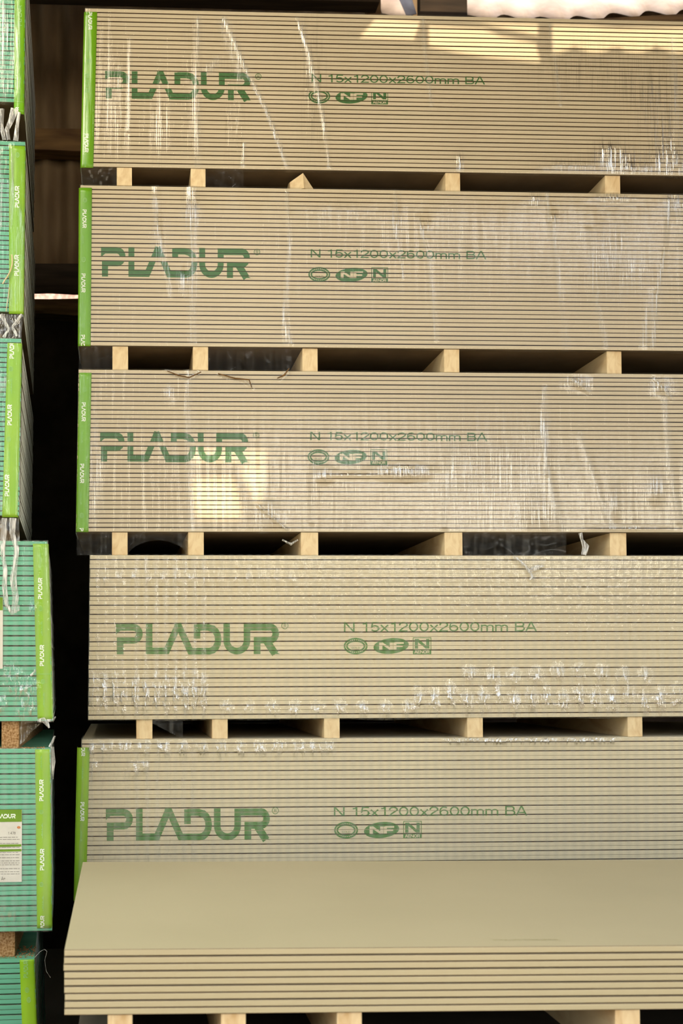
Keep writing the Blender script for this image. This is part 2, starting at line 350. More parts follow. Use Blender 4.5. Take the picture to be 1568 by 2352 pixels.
def logo_polys():
    """the wordmark, 987 wide x 178 high units"""
    w = 39; P = []
    # P
    P += stroke([(0, 20), (100, 20)]+arc(106, 58, 36, 38, -90, 90)+[(100, 96), (6, 96)], w)
    P += [[Vector((0, 38)), Vector((0, 62)), Vector((30, 38))]]
    P += stroke([(26, 92), (26, 178)], 40)
    # L A D in one run
    P += stroke([(200, 0), (200, 158), (305, 158), (378, 0)], w)
    P += stroke([(352, 18), (395, 18)], 37)
    P += stroke([(372, 0), (448, 160), (555, 160)]+arc(563, 92, 52, 68, 90, -90)+[(555, 21), (488, 21)], w)
    P += stroke([(488, 4), (488, 86)], w)
    # U and R
    P += stroke([(666, 0), (666, 98)]+arc(727, 98, 61, 62, 180, 0, 16)[1:]+[(788, 21), (925, 21)]+arc(928, 58, 33, 38, -90, 90)+[(920, 96), (829, 96)], w)
    P += stroke([(849, 96), (849, 178)], 40)
    P += stroke([(905, 100), (958, 178)], 44)
    P += [[Vector((950, 160)), Vector((987, 178)), Vector((930, 178))]]
    return P
LOGO = logo_polys()
def _g(ch):
    """grotesque capitals, figures and lower case as stroke paths: (advance, [paths]) with cap height 1, v down, pen w"""
    h = .07
    bowl = lambda cx, cy, rx, ry, a0, a1, n=10: arc(cx, cy, rx, ry, a0, a1, n)
    G = {
     'N': (1.02, [[(.12, 1), (.12, 0)], [(.15, .04), (.87, .96)], [(.90, 1), (.90, 0)]]),
     '1': (.78, [[(.50, 1), (.50, 0)], [(.47, .06), (.40, .17), (.18, .20)]]),
     '5': (.86, [[(.78, h), (.24, h), (.16, .50)]+bowl(.44, .66, .32, .27, -150, 0)+bowl(.44, .66, .32, .27, 0, 150)]),
     'x': (.78, [[(.08, .30), (.70, 1)], [(.70, .30), (.08, 1)]]),
     '2': (.86, [bowl(.44, .31, .32, .24, -190, 20)+[(.30, .72), (.12, .93), (.80, .93)]]),
     '0': (.90, [bowl(.45, .5, .34, .43, 0, 360, 20)]),
     '6': (.88, [bowl(.44, .66, .32, .27, 0, 360, 18), [(.12, .66)]+bowl(.46, .42, .34, .35, 180, 310)]),
     'm': (1.22, [[(.12, 1), (.12, .30)], [(.12, .52)]+bowl(.36, .53, .24, .17, 200, 360)+[(.60, 1)], [(.60, .55)]+bowl(.85, .53, .24, .17, 190, 360)+[(1.09, 1)]]),
     'B': (.96, [[(.12, h), (.55, h)]+bowl(.58, .27, .22, .20, -90, 90)+[(.12, .47)], [(.55, .47)]+bowl(.60, .70, .26, .23, -90, 90)+[(.12, .93)], [(.13, 0), (.13, 1)]]),
     'A': (.96, [[(.05, 1), (.47, 0)], [(.49, 0), (.92, 1)], [(.20, .68), (.78, .68)]]),
     'E': (.86, [[(.14, 0), (.14, 1)], [(.14, h), (.80, h)], [(.14, .5), (.74, .5)], [(.14, .93), (.80, .93)]]),
     'F': (.82, [[(.14, 0), (.14, 1)], [(.14, h), (.80, h)], [(.14, .52), (.72, .52)]]),
     'O': (1.04, [bowl(.52, .5, .42, .43, 0, 360, 20)]),
     'R': (.96, [[(.13, 1), (.13, 0)], [(.13, h), (.56, h)]+bowl(.60, .29, .22, .21, -90, 90)+[(.13, .5)], [(.58, .52), (.86, 1)]]),
     '+': (.8, [[(.4, .2), (.4, .8)], [(.1, .5), (.7, .5)]]),
     '4': (.86, [[(.60, 1), (.60, 0), (.10, .68), (.80, .68)]]),
     '7': (.80, [[(.08, h), (.72, h), (.30, 1)]]),
     '8': (.86, [bowl(.43, .27, .28, .20, 0, 360, 14), bowl(.43, .70, .32, .24, 0, 360, 14)]),
     'G': (1.0, [bowl(.5, .5, .38, .43, -40, -360+20, 16)+[(.86, .55), (.55, .55)]]),
     'L': (.76, [[(.13, 0), (.13, .93), (.72, .93)]]),
     'D': (.96, [[(.13, h), (.45, h)]+bowl(.48, .5, .38, .43, -90, 90)+[(.13, .93)], [(.13, 0), (.13, 1)]]),
     ' ': (.46, [])}
    return G.get(ch)
_tcache = {}
def stroke_text(s, pen):
    k = (s, pen)
    if k in _tcache: return _tcache[k]
    x = 0; P = []
    for ch in s:
        adv, paths = _g(ch)
        for p in paths: P += [[Vector((v.x+x, v.y)) for v in q] for q in stroke(p, pen)]
        x += adv
    _tcache[k] = [[Vector((v.x/x, v.y)) for v in q] for q in P]; return _tcache[k]
def text_polys(s, x0, y0, x1, y1, pen=.13):
    if any(_g(c) is None for c in s):       # unreadably small print: a row of tiny dashes
        rr = random.Random(len(s)); P = []; n = len(s)
        for i in range(n):
            h = rr.choice((.35, .35, .8)); P.append([Vector(((i+.15)/n, 1-h)), Vector(((i+.75)/n, 1-h)), Vector(((i+.75)/n, 1)), Vector(((i+.15)/n, 1))])
    else: P = stroke_text(s, pen)
    return [[Vector((x0+(x1-x0)*v.x, y0+(y1-y0)*v.y)) for v in q] for q in P]
def ellipse(cx, cy, rx, ry, n=28, rot=0.):
    c, s = math.cos(rot), math.sin(rot); out = []
    for i in range(n):
        a = 2*math.pi*i/n; x, y = rx*math.cos(a), ry*math.sin(a); out.append(Vector((cx+x*c-y*s, cy+x*s+y*c)))
    return out
def ring(cx, cy, rx, ry, w, n=28, skip=()):
    a = ellipse(cx, cy, rx, ry, n); b = ellipse(cx, cy, rx-w, ry-w, n)
    return [[a[i], a[(i+1) % n], b[(i+1) % n], b[i]] for i in range(n) if i not in skip]
def place(polys, x0, y0, sx, sy): return [[Vector((x0+v.x*sx, y0+v.y*sy)) for v in p] for p in polys]

def print_shapes(spec):
    """all the print of one pack, as polygons in picture-measured units on the pack front: list of (polys, layer)"""
    lx0, lx1, ly0, ly1, rcx, rcy, tx0, tx1, ty0, ty1, gx, gy0, gy1, gs, slope = spec
    A = []; B = []
    A += place(LOGO, lx0, ly0, (lx1-lx0)/987, (ly1-ly0)/178)
    A += ring(rcx, rcy, 7.2*gs, 7.2*gs, 1.4)
    A += text_polys('R', rcx-3, rcy-4, rcx+3.4, rcy+4)
    A += text_polys('N 15x1200x2600mm BA', tx0, ty0, tx1, ty1)
    h = gy1-gy0; cy = (gy0+gy1)/2
    # laurel ring emblem
    A += ring(gx+25*gs, cy, 25*gs, h/2, 8.5*gs, 30)
    for i in range(30):
        a = 2*math.pi*i/30
        B.append(ellipse(gx+25*gs+20.8*gs*math.cos(a), cy+(h/2-4.4*gs)*math.sin(a), 1.1, 1.5, 6, a))
    A += text_polys('GOLD', gx+16*gs, cy+2, gx+34*gs, cy+6)
    # oval emblem
    ox = gx+99*gs
    A.append(ellipse(ox, cy, 37*gs, h*.47, 32, -.10))
    B += text_polys('NF', ox-25*gs, cy-h*.21, ox+27*gs, cy+h*.22, .24)
    # square emblem
    sx0, sx1 = gx+145*gs, gx+182*gs; fw_ = 1.4
    A += stroke([(sx0, gy0), (sx1, gy0), (sx1, gy1-1), (sx0, gy1-1), (sx0, gy0)], fw_)
    A += text_polys('N', sx0+3*gs, gy0+3, sx1-3*gs, gy0+h*.66, .22)
    A.append([Vector((sx0, gy0+h*.72)), Vector((sx1, gy0+h*.72)), Vector((sx1, gy1)), Vector((sx0, gy1))])
    B += text_polys('AENOR', sx0+3, gy0+h*.77, sx1-3, gy0+h*.95, .2)
    def sh(P): return [[Vector((v.x, v.y+slope*(v.x-lx0))) for v in p] for p in P]
    A, B = sh(A), sh(B)
    cut = (rcx+tx0)/2; ysp = gy0-3
    def which(p):
        q = p[0]
        return 'wordmark_print' if q.x < cut else ('size_print' if q.y-slope*(q.x-lx0) < ysp else 'emblem_print')
    return {k: ([p for p in A if which(p) == k], [p for p in B if which(p) == k]) for k in ('wordmark_print', 'size_print', 'emblem_print')}

def clip_poly(poly, z0, z1):
    for (lim, sgn) in ((z0, 1), (z1, -1)):
        out = []; n = len(poly)
        for i in range(n):
            a, b = poly[i], poly[(i+1) % n]; da, db = (a[1]-lim)*sgn, (b[1]-lim)*sgn
            if da >= 0: out.append(a)
            if (da >= 0) != (db >= 0):
                k = da/(da-db); out.append((a[0]+(b[0]-a[0])*k, a[1]+(b[1]-a[1])*k))
        poly = out
        if len(poly) < 3: return None
    return poly

class Pack: pass
def build_pack(name, col, pos, TL, TR, BL, nb, mats, L=2.6, D=1.2, Y=YF, align='left', gaps=(.0011, .0006), H=None, prints=None, inkmat=None,
               blank=(), only=None, seed=0, yaw=0.0):
    """stack of nb sheets. TL/TR = top edge ends and BL = bottom corner, as measured on the front plane"""
    rr = random.Random(seed); P = Pack()
    a, b, c = at(*TL, Y), at(*TR, Y), at(*BL, Y)
    tilt = (b.z-a.z)/(b.x-a.x) if align == 'left' else 0.; ztop = a.z; H = nb*T
    P.tilt = tilt; P.Y = Y; P.ztop = ztop; P.zbot = ztop-H; P.x0 = a.x; P.lean = (c.x-a.x)/(a.z-c.z)      # x drift per metre going down
    P.L = L; P.D = D; P.side = align; P.boards = []; P.yaw = yaw
    m_even = board_mesh('plasterboard', L, D, gaps[0], gaps[1], mats)
    m_odd = board_mesh('plasterboard', L, D, gaps[1], gaps[0], mats)
    A = B = None
    if prints:
        PS = print_shapes(prints); A = True
        def conv(P_): return [[((q := at(v.x, v.y, Y)).x, q.z) for v in p] for p in P_]
        PS = {k: (conv(v[0]), conv(v[1])) for k, v in PS.items()}
    place_ = pos
    for k in range(nb):
        z = ztop-(k+1)*T
        dx = P.lean*(k+.5)*T + rr.uniform(-.0012, .0012)
        xl = a.x+dx if align == 'left' else a.x+dx-L
        even = (k % 2 == 1)
        o = link('green_plasterboard' if col == 'left' else 'grey_plasterboard', m_even if even else m_odd, loc=(xl, Y+rr.uniform(-.0003, .0003), z+ (tilt*(-L+0) if align != 'left' else 0)))
        o.rotation_euler = (0, -math.atan(tilt), yaw)
        if align != 'left':
            o.location = (xl+L*(1-math.cos(yaw)), o.location.y-L*math.sin(yaw), z-tilt*L)
        printed = False
        if A and k not in blank:
            lo, hi = .0009, T-.0009
            for pname, (PA, PB) in PS.items():
                vs = []; fs = []; mi = []
                for layer, polys, dy in ((0, PA, -.00035), (1, PB, -.0006)):
                    for pi_, p in enumerate(polys):
                        q = [(x-xl, zz-(z+tilt*(x-a.x))) for x, zz in p]
                        if max(v[1] for v in q) < lo or min(v[1] for v in q) > hi: continue
                        q = clip_poly(q, lo, hi)
                        if not q: continue
                        i0 = len(vs); dq = dy-4e-6*(pi_ % 60); vs += [(x, dq, zz) for x, zz in q]; fs.append(tuple(range(i0, i0+len(q)))); mi.append(layer)
                if vs:
                    pm = mesh(pname, vs, fs, [inkmat, mats[0]], mi)
                    bm = bmesh.new(); bm.from_mesh(pm)
                    for f in bm.faces:
                        if f.normal.y > 0: f.normal_flip()
                    bm.to_mesh(pm); bm.free()
                    q = link(pname, pm, o); q['label'] = 'green ink print'
                    printed = True
        word = ORD[k] if k < nb-1 else 'lowest'
        kind = ('green-lettered ' if printed else '')+name
        lab = f"{kind} plasterboard, {word}{'' if word in ('topmost','lowest') else ' from top'} in {place_}"
        tag(o, lab, 'plasterboard', f'{name} boards in {place_}')
        P.boards.append(o)
    return P

GREY = [M['paper'], M['gypsum'], M['crease'], M['back_paper']]; PALE = [M['paper_low'], M['gypsum'], M['crease'], M['back_paper']]
MINI = [M['paper_mini'], M['gypsum'], M['crease'], M['back_paper']]; GREEN = [M['green_paper'], M['gypsum'], M['crease'], M['back_paper']]
# print spec: logo x0,x1,y0,y1, ring mark cx,cy, text x0,x1,y0,y1, emblem x, y0,y1, scale, slope
SP1 = (241, 577, 163, 226, 593, 171, 714, 1113, 164, 182, 708, 197, 231, 1.0, .0140)
SP2 = (232, 576, 567, 635, 590, 575, 712, 1116, 567, 586, 708, 608, 642, 1.0, .0110)
SP3 = (230, 572, 992, 1060, 588, 998, 711, 1118, 989, 1008, 706, 1029, 1064, 1.0, .0060)
SP4 = (266, 643, 1433, 1503, 654, 1438, 788, 1232, 1430, 1452, 789, 1466, 1504, 1.1, -.002)
SP5 = (243, 622, 1858, 1931, 632, 1864, 765, 1210, 1856, 1878, 767, 1890, 1929, 1.1, -.005)
R1 = build_pack('grey', 'right', 'the top pack of the right column', (196, 18), (1568, 48.5), (186, 385), 36, GREY, prints=SP1, inkmat=M['ink'], blank=(17,), seed=1)
R2 = build_pack('grey', 'right', 'the second pack down on the right', (184, 424.5), (1568, 446.5), (180, 796), 36, GREY, prints=SP2, inkmat=M['ink'], blank=(16,), seed=2)
R3 = build_pack('grey', 'right', 'the middle pack of the right column', (181, 848), (1568, 859), (175, 1222), 36, GREY, prints=SP3, inkmat=M['ink'], blank=(16,), seed=3)
R4 = build_pack('pale grey', 'right', 'the fourth pack down on the right', (207, 1275), (1568, 1276.5), (203, 1652), 36, PALE, gaps=(.0011, .0001), prints=SP4, inkmat=M['ink_pale'], seed=4)
R5 = build_pack('pale grey', 'right', 'the pack behind the loose bottom boards', (188, 1698.5), (1568, 1692), (178, 2076), 36, PALE, gaps=(.0011, .0001), prints=SP5, inkmat=M['ink_pale'], seed=5)
YM = 2.67
RM = build_pack('smooth ivory', 'mini', 'the loose foreground pile', (147, 2181), (1568, 2171), (149, 2334), 9, MINI, Y=YM, gaps=(.0011, .0006), seed=6)

YL = 3.85
L1 = build_pack('green', 'left', 'the top pack of the left column', (59, -148), (0, -148), (54, 262), 36, GREEN, Y=3.98, align='right', seed=11, yaw=.043)
L2 = build_pack('green', 'left', 'the second pack down on the left', (58, 325), (0, 325), (53, 722), 36, GREEN, Y=3.95, align='right', seed=12, yaw=.043)
L3 = build_pack('green', 'left', 'the third pack down on the left', (49, 777), (0, 777), (43, 1190), 36, GREEN, Y=YL, align='right', seed=13, yaw=.040)
L4 = build_pack('green', 'left', 'the fourth pack down on the left', (109, 1243), (0, 1243), (121, 1655), 36, GREEN, Y=YL, align='right', gaps=(.0012, .0003), seed=14, yaw=.045)
L5 = build_pack('green', 'left', 'the fifth pack down on the left', (115, 1719), (0, 1719), (119, 2133), 36, GREEN, Y=YL, align='right', gaps=(.0012, .0003), seed=15, yaw=.045)
L6 = build_pack('green', 'left', 'the lowest pack of the left column', (79, 2200), (0, 2200), (90, 2610), 34, GREEN, Y=YL, align='right', gaps=(.0012, .0003), seed=16, yaw=.045)

# ------------------------------------------------------------------ plinth, timber bearers between packs
base_z = R5.zbot-.073
plane_box('trim_4', (at(165, 2340, YM).x, YM-.05, 0), (3.0, YF+1.25, base_z), M['concrete'])
def bearer(x0p, x1p, zlo, zhi, Y, gap, word, mat=None, D=1.2, roty=0., y_in=.0):
    xa, xb = at(x0p, 1400, Y).x, at(x1p, 1400, Y).x
    # horizontal pixels measured near the bearer's own height
    zc = (zlo+zhi)/2; 
    yy = px((xa, Y, zc))[1]; xa, xb = at(x0p, yy, Y).x, at(x1p, yy, Y).x
    w = xb-xa; h = zhi-zlo
    o = link('timber_bearer', bevel_box('timber_bearer', (-w/2, 0, 0), (w/2, D, h), mat or M['pine'], .0015), loc=((xa+xb)/2, Y+y_in, zlo))
    o.rotation_euler = (0, 0, roty)
    tag(o, f'pine bearer, {word}', 'timber bearer', f'timber bearers {gap}')
    return o
POSW = ['leftmost', 'second from left', 'third from left', 'fourth from left', 'rightmost in view']
GAPS = [(R1, R2, [(268, 303), (438, 472), None, (1023, 1057), (1390, 1425)], 'under the top right pack'),
        (R2, R3, [(258, 294), (443, 478), (695, 730), (1020, 1055), (1395, 1429)], 'under the second right pack'),
        (R3, R4, [(257, 293), (432, 468), (691, 731), (1021, 1062), (1402, 1440)], 'under the middle right pack'),
        (R4, R5, [(313, 350), (487, 523), (744, 780), (1073, 1109), (1442, 1476)], 'under the fourth right pack')]
for up_, dn, xs_, gw in GAPS:
    for i, s in enumerate(xs_):
        if s is None: continue
        X = at((s[0]+s[1])/2, 800, YF).x
        zhi = up_.zbot+up_.tilt*(X-up_.x0); zlo = dn.ztop+dn.tilt*(X-dn.x0)
        bearer(s[0], s[1], zlo, zhi, YF, gw, f'{POSW[i]} {gw}', roty=R.uniform(-.01, .01), y_in=R.uniform(.0, .008))
# the twisted bearer: a stick lying on edge with its corner forwards
X = at(697, 405, YF).x; zhi = R1.zbot+R1.tilt*(X-R1.x0)-.001; zlo = R2.ztop+R2.tilt*(X-R2.x0)
hh = zhi-zlo
vs = [(-.040, .035, 0), (0, -.004, 0), (.044, .030, 0), (-.042, .035, hh*.55), (-.002, .0, hh*.86), (.004, .02, hh*.72), (-.012, 1.15, 0), (.044, 1.15, 0), (-.012, 1.15, hh), (.030, 1.15, hh), (-.036, .12, hh), (.016, .12, hh)]
bm = bmesh.new(); [bm.verts.new(v) for v in vs]; bmesh.ops.convex_hull(bm, input=bm.verts[:])
me = bpy.data.meshes.new('timber_bearer'); bm.to_mesh(me); bm.free(); me.materials.append(M['pine'])
o = link('timber_bearer', me, loc=(X, YF, zlo)); tag(o, 'twisted pine bearer with a pointed splintered end under the top right pack', 'timber bearer', 'timber bearers under the top right pack')
for i, s in enumerate([(247, 304), (508, 565), (775, 832), (1415, 1472)]):
    bearer(s[0], s[1], base_z, RM.zbot+RM.tilt*(at((s[0]+s[1])/2, 2345, YM).x-RM.x0), YM, 'under the foreground pile', ['leftmost', 'second', 'third', 'rightmost'][i]+' under the loose foreground pile', y_in=.004)
for i, xx in enumerate((.25, .75, 1.35, 1.95)):
    zz = R5.zbot+R5.tilt*(xx-R5.x0)
    o = link('timber_bearer', bevel_box('timber_bearer', (-.026, 0, 0), (.026, 1.2, zz-base_z), M['pine'], .0015), loc=(xx, YF+.005, base_z))
    tag(o, 'pine bearer hidden behind the loose foreground pile', 'timber bearer', 'hidden bearers behind the foreground pile')
LG = [(L1, L2, [(-60, -20)], 'second'), (L2, L3, [(-55, -15)], 'third'), (L3, L4, [(-45, -8)], 'fourth'), (L4, L5, [(3, 43)], 'fifth'), (L5, L6, [(-7, 33)], 'lowest')]
for up_, dn, xs_, gw in LG:
    for s in xs_:
        for off in (0, -900, -1500):
            if up_ is L5 and off: pass
            Yp = max(up_.Y, dn.Y)
            o = bearer(s[0]+off, s[1]+off, dn.ztop, up_.zbot, Yp, 'of the left column', ('brown, ' if not off else 'far left, ')+f'on the {gw} pack of the left column', mat=M['chipboard'], y_in=.02 if up_ is L5 else .006, D=1.15)
            o['label'] = (f'brown gritty bearer standing on the {gw} pack of the left column' if not off else f'bearer out of sight on the {gw} left pack')
b6 = L6.zbot
o = None
for off in (40, -900, -1500):
    o = bearer(off, off+40, 0.0, b6, YL, 'of the left column', 'x', mat=M['chipboard'], y_in=.006, D=1.15); o['label'] = 'bearer on the floor under the lowest left pack'

# ------------------------------------------------------------------ edge tapes with rotated lettering
def turn(o, P):
    if P.yaw:
        piv = Matrix.Translation((P.x0, P.Y, 0)); o.matrix_world = piv @ Matrix.Rotation(P.yaw, 4, 'Z') @ piv.inverted() @ o.matrix_basis
def tape(P, top_px, bot_px, side, marks, mat, label, w_side=.05):
    """L-shaped strip folded round the pack corner. top_px/bot_px = (xa, xb, y): front width limits at its top and bottom"""
    Y = P.Y-.0016
    a0, a1 = at(top_px[0], top_px[2], Y), at(top_px[1], top_px[2], Y); b0, b1 = at(bot_px[0], bot_px[2], Y), at(bot_px[1], bot_px[2], Y)
    if side == 'left': path = lambda p0, p1: [(p0.x-.001, Y+w_side), (p0.x-.0014, Y+.02), (p0.x-.0012, Y+.005), (p0.x+.0008, Y+.0014), (p0.x+.006, Y+.0002), ((p0.x+p1.x)/2, Y), (p1.x, Y)]
    else: path = lambda p0, p1: [(p0.x, Y), ((p0.x+p1.x)/2, Y), (p1.x-.006, Y+.0002), (p1.x-.0008, Y+.0014), (p1.x+.0012, Y+.005), (p1.x+.0014, Y+.02), (p1.x+.001, Y+w_side)]
    rows = 40; vs = []; fs = []
    for j in range(rows+1):
        q = j/rows; p0 = a0.lerp(b0, q); p1 = a1.lerp(b1, q)
        for i, (x, y) in enumerate(path(p0, p1)):
            vs.append((x+.0004*noise.noise(Vector((i, j*.7, 3))), y+.0008*noise.noise(Vector((i*.8, j*.35, P.ztop*9))), p0.z))
    m = 7
    for j in range(rows):
        for i in range(m-1): k = j*m+i; fs.append((k, k+m, k+m+1, k+1))
    me = mesh('edge_tape', vs, fs, mat, smooth=True)
    o = link('edge_tape', me); md = o.modifiers.new('thickness', 'SOLIDIFY'); md.thickness = .0006; md.offset = 1 if side == 'left' else 1
    tag(o, label, 'edge tape', 'green edge tapes on the packs'); turn(o, P)
    def lay(polys, cxp, y0, y1, capx, matk, nm, lb):
        """polys in unit box (u along the word, v across); word runs down (right packs) or up (left packs)"""
        vs = []; fs = []
        for pi_, p in enumerate(polys):
            i0 = len(vs)
            for v in p:
                if side == 'left': X_, Y_ = cxp+capx*(.5-v.y), y0+(y1-y0)*v.x
                else: X_, Y_ = cxp-capx*(.5-v.y), y1-(y1-y0)*v.x
                Y_ = min(max(Y_, top_px[2]+1), bot_px[2]-1)
                q = at(X_, Y_, Y-.0014-5e-6*pi_); vs.append(tuple(q))
            fs.append(tuple(range(i0, len(vs))))
        me = mesh(nm, vs, fs, M[matk]); c = link(nm, me, o); c['label'] = lb; return c
    unit = [[Vector((v.x/987, v.y/178)) for v in p] for p in LOGO]
    for mk in marks:
        kind, cxp, y0, y1 = mk[:4]; cap = mk[4] if len(mk) > 4 else 9; ink = mk[5] if len(mk) > 5 else 'white_ink'
        if kind == 'word': lay(unit, cxp, y0, y1, cap, ink, 'wordmark', 'white lettering')
        elif kind == 'small': lay(text_polys('Transformando', 0, 0, 1, 1), cxp, y0, y1, 4.5, 'faint_ink', 'small_print', 'faint small lettering')
        elif kind == 'ring':
            lay(ring(.5, .5, .5, .5, .13, 20)+ring(.5, .5, .25, .25, .1, 12), cxp, y0, y1, 9, 'faint_ink', 'round_symbol', 'faint round symbol')
        elif kind == 'seam': lay([[Vector((0, 0)), Vector((1, 0)), Vector((1, 1)), Vector((0, 1))]], cxp, y0, y1, mk[4], 'faint_ink', 'seam', 'pale seam')
    return o
tape(R1, (194, 223, 27), (185.5, 214, 385), 'left', [('word', 207, 27, 68, 9), ('small', 205, 85, 118), ('ring', 204, 135, 145), ('word', 200, 169, 213, 9, 'faint_ink'), ('small', 200, 225, 255), ('word', 198.5, 307, 350, 9), ('small', 196.5, 371, 384)], M['tape'], 'green edge tape on the left corner of the top right pack')
tape(R2, (182, 211, 431), (180, 208, 795), 'left', [('ring', 195, 454, 465), ('word', 194, 481, 524), ('small', 191, 540, 560), ('ring', 192, 590, 602), ('word', 191.5, 628, 672), ('small', 190, 690, 722), ('ring', 191, 742, 753), ('word', 190.5, 769, 812)], M['tape'], 'green edge tape on the left corner of the second right pack')
tape(R3, (182, 210, 856), (175, 203, 1222), 'left', [('small', 193, 845, 872), ('ring', 194, 889, 900), ('word', 192, 924, 968), ('small', 189, 988, 1019), ('word', 188.5, 1065, 1110), ('small', 186.5, 1130, 1161), ('ring', 187.5, 1178, 1190), ('word', 187, 1213, 1256)], M['tape'], 'green edge tape on the left corner of the middle right pack')
tape(R5, (178, 206, 1717), (170, 197, 2070), 'left', [('word', 191, 1700, 1737, 9), ('small', 190, 1760, 1790), ('word', 189, 1842, 1886, 9), ('small', 187, 1905, 1935)], M['tape_left'], 'pale green edge tape left of the pack behind the loose boards')
tape(L1, (34, 58, -140), (32, 54, 262), 'right', [('word', 45, 12, 60, 9, 'faint_ink'), ('word', 42, 85, 133, 9, 'faint_ink'), ('small', 43, 205, 240), ('word', 39, 246, 290, 8)], M['tape'], 'green edge tape on the top pack of the left column')
tape(L2, (21, 57.5, 335), (20.5, 53, 721), 'right', [('word', 39, 427, 477, 10), ('word', 38, 585, 634, 10), ('small', 35, 665, 700), ('ring', 40, 350, 362)], M['tape_left'], 'shiny green edge tape on the second pack of the left column')
tape(L3, (17, 49, 788), (5, 40, 1188), 'right', [('word', 27, 774, 824, 10), ('ring', 25, 842, 853), ('small', 25, 868, 905), ('word', 22, 929, 977, 10), ('ring', 20, 1003, 1015), ('small', 20, 1035, 1070), ('word', 16, 1090, 1140, 10)], M['tape_left'], 'green edge tape on the third pack of the left column')
tape(L4, (75.5, 110, 1249), (86, 121, 1653), 'right', [('small', 91.5, 1270, 1305), ('word', 92, 1327, 1376, 9.5), ('ring', 93, 1393, 1404), ('small', 95, 1426, 1460), ('word', 96, 1481, 1530, 9.5), ('seam', 100, 1547.5, 1548.7, 34), ('ring', 98, 1560, 1571), ('small', 100, 1590, 1625)], M['tape_left'], 'green edge tape with a white seam on the fourth left pack')
tape(L5, (80.5, 114, 1721), (85, 119, 2132), 'right', [('small', 94, 1735, 1768), ('word', 95, 1790, 1840, 9.5), ('ring', 95, 1860, 1870), ('small', 96, 1890, 1925), ('word', 96.5, 1949, 1999, 9.5), ('ring', 95, 2026, 2037), ('small', 98, 2057, 2092), ('word', 97, 2103, 2145, 9)], M['tape_left'], 'green edge tape beside the paper label on the fifth left pack')
tape(L6, (45, 78, 2204), (53, 86, 2420), 'right', [('word', 59, 2205, 2246, 10, 'faint_ink'), ('ring', 62, 2268, 2280), ('ring', 66, 2290, 2303)], M['tape_left'], 'dim green edge tape on the lowest pack of the left column')

# ------------------------------------------------------------------ paper labels on the left packs
def paper_label(P, x0, x1, y0, y1, head, label, big):
    Y = P.Y-.004; a, b = at(x0, y0, Y), at(x1, y1, Y)
    o = empty('paper_label', (a.x, Y, b.z)); tag(o, label, 'label')
    def quad(nm, xa, ya, xb, yb, mat, dy, lb=None):
        p, q = at(xa, ya, Y), at(xb, yb, Y)
        me = bevel_box(nm, (p.x-a.x, dy, q.z-b.z), (q.x-a.x, dy+.0003, p.z-b.z), mat, 0); c = link(nm, me, o)
        if lb: c['label'] = lb
        return c
    def txt(nm, s, xa, ya, xb, yb, mat, dy, logo=False):
        polys = place(LOGO, xa, ya, (xb-xa)/987, (yb-ya)/178) if logo else text_polys(s, xa, ya, xb, yb)
        vs = []; fs = []
        for p in polys:
            i0 = len(vs); vs += [tuple(at(v.x, v.y, Y+dy)-o.location) for v in p]; fs.append(tuple(range(i0, len(vs))))
        return link(nm, mesh(nm, vs, fs, mat), o)
    quad('sheet', x0, y0, x1, y1, M['label_paper'], 0)
    quad('header', x0, y0, x1, head, M['label_green'], -.0004, 'green header band')
    if big:
        txt('wordmark', '', -14, y0+9, 36, y0+19, M['white_ink'], -.0007, True)['label'] = 'white lettering'
        mi_, mo = [], []
        vs = []; fs = []; rr = random.Random(3)
        def line(xa, xb, y, h=1.1):
            i0 = len(vs)
            for (X_, Y_) in ((xa, y), (xb, y), (xb, y+h), (xa, y+h)): vs.append(tuple(at(X_, Y_, Y-.0005)-o.location))
            fs.append(tuple(range(i0, i0+4)))
        y = y0+62
        while y < y1-14:
            xa = x0+10+rr.uniform(0, 6)
            while xa < x1-8:
                w_ = rr.uniform(3, 11); line(xa, min(xa+w_, x1-5), y); xa += w_+1.6
            y += rr.choice((4, 5, 7, 9))
        c = link('small_print', mesh('small_print', vs, fs, M['black_ink']), o)
        txt('number', '1 478', 18, y0+50, 36, y0+56, M['black_ink'], -.0006)
        txt('rating', 'A+', 3, y1-12, 13, y1-4, M['black_ink'], -.0006)
        quad('green_stripe', x0, y0+80, x1-1, y0+84, M['label_green'], -.0005); quad('green_stripe', x0, y0+91, x1-1, y0+95, M['label_green'], -.0005)
        vs2 = [tuple(at(v.x, v.y, Y-.0007)-o.location) for v in ellipse(43, y0+40, 4, 3)]
        c = link('round_mark', mesh('round_mark', vs2, [tuple(range(len(vs2)))], M['orange_ink']), o); c['label'] = 'orange round mark'
    turn(o, P); return o
paper_label(L5, -95, 50, 1860, 2025, 1887, 'white printed paper label with green header on the fifth left pack', True)
paper_label(L4, -140, 6.5, 1372, 1536, 1402, 'white paper label cut by the picture edge on fourth left pack', False)

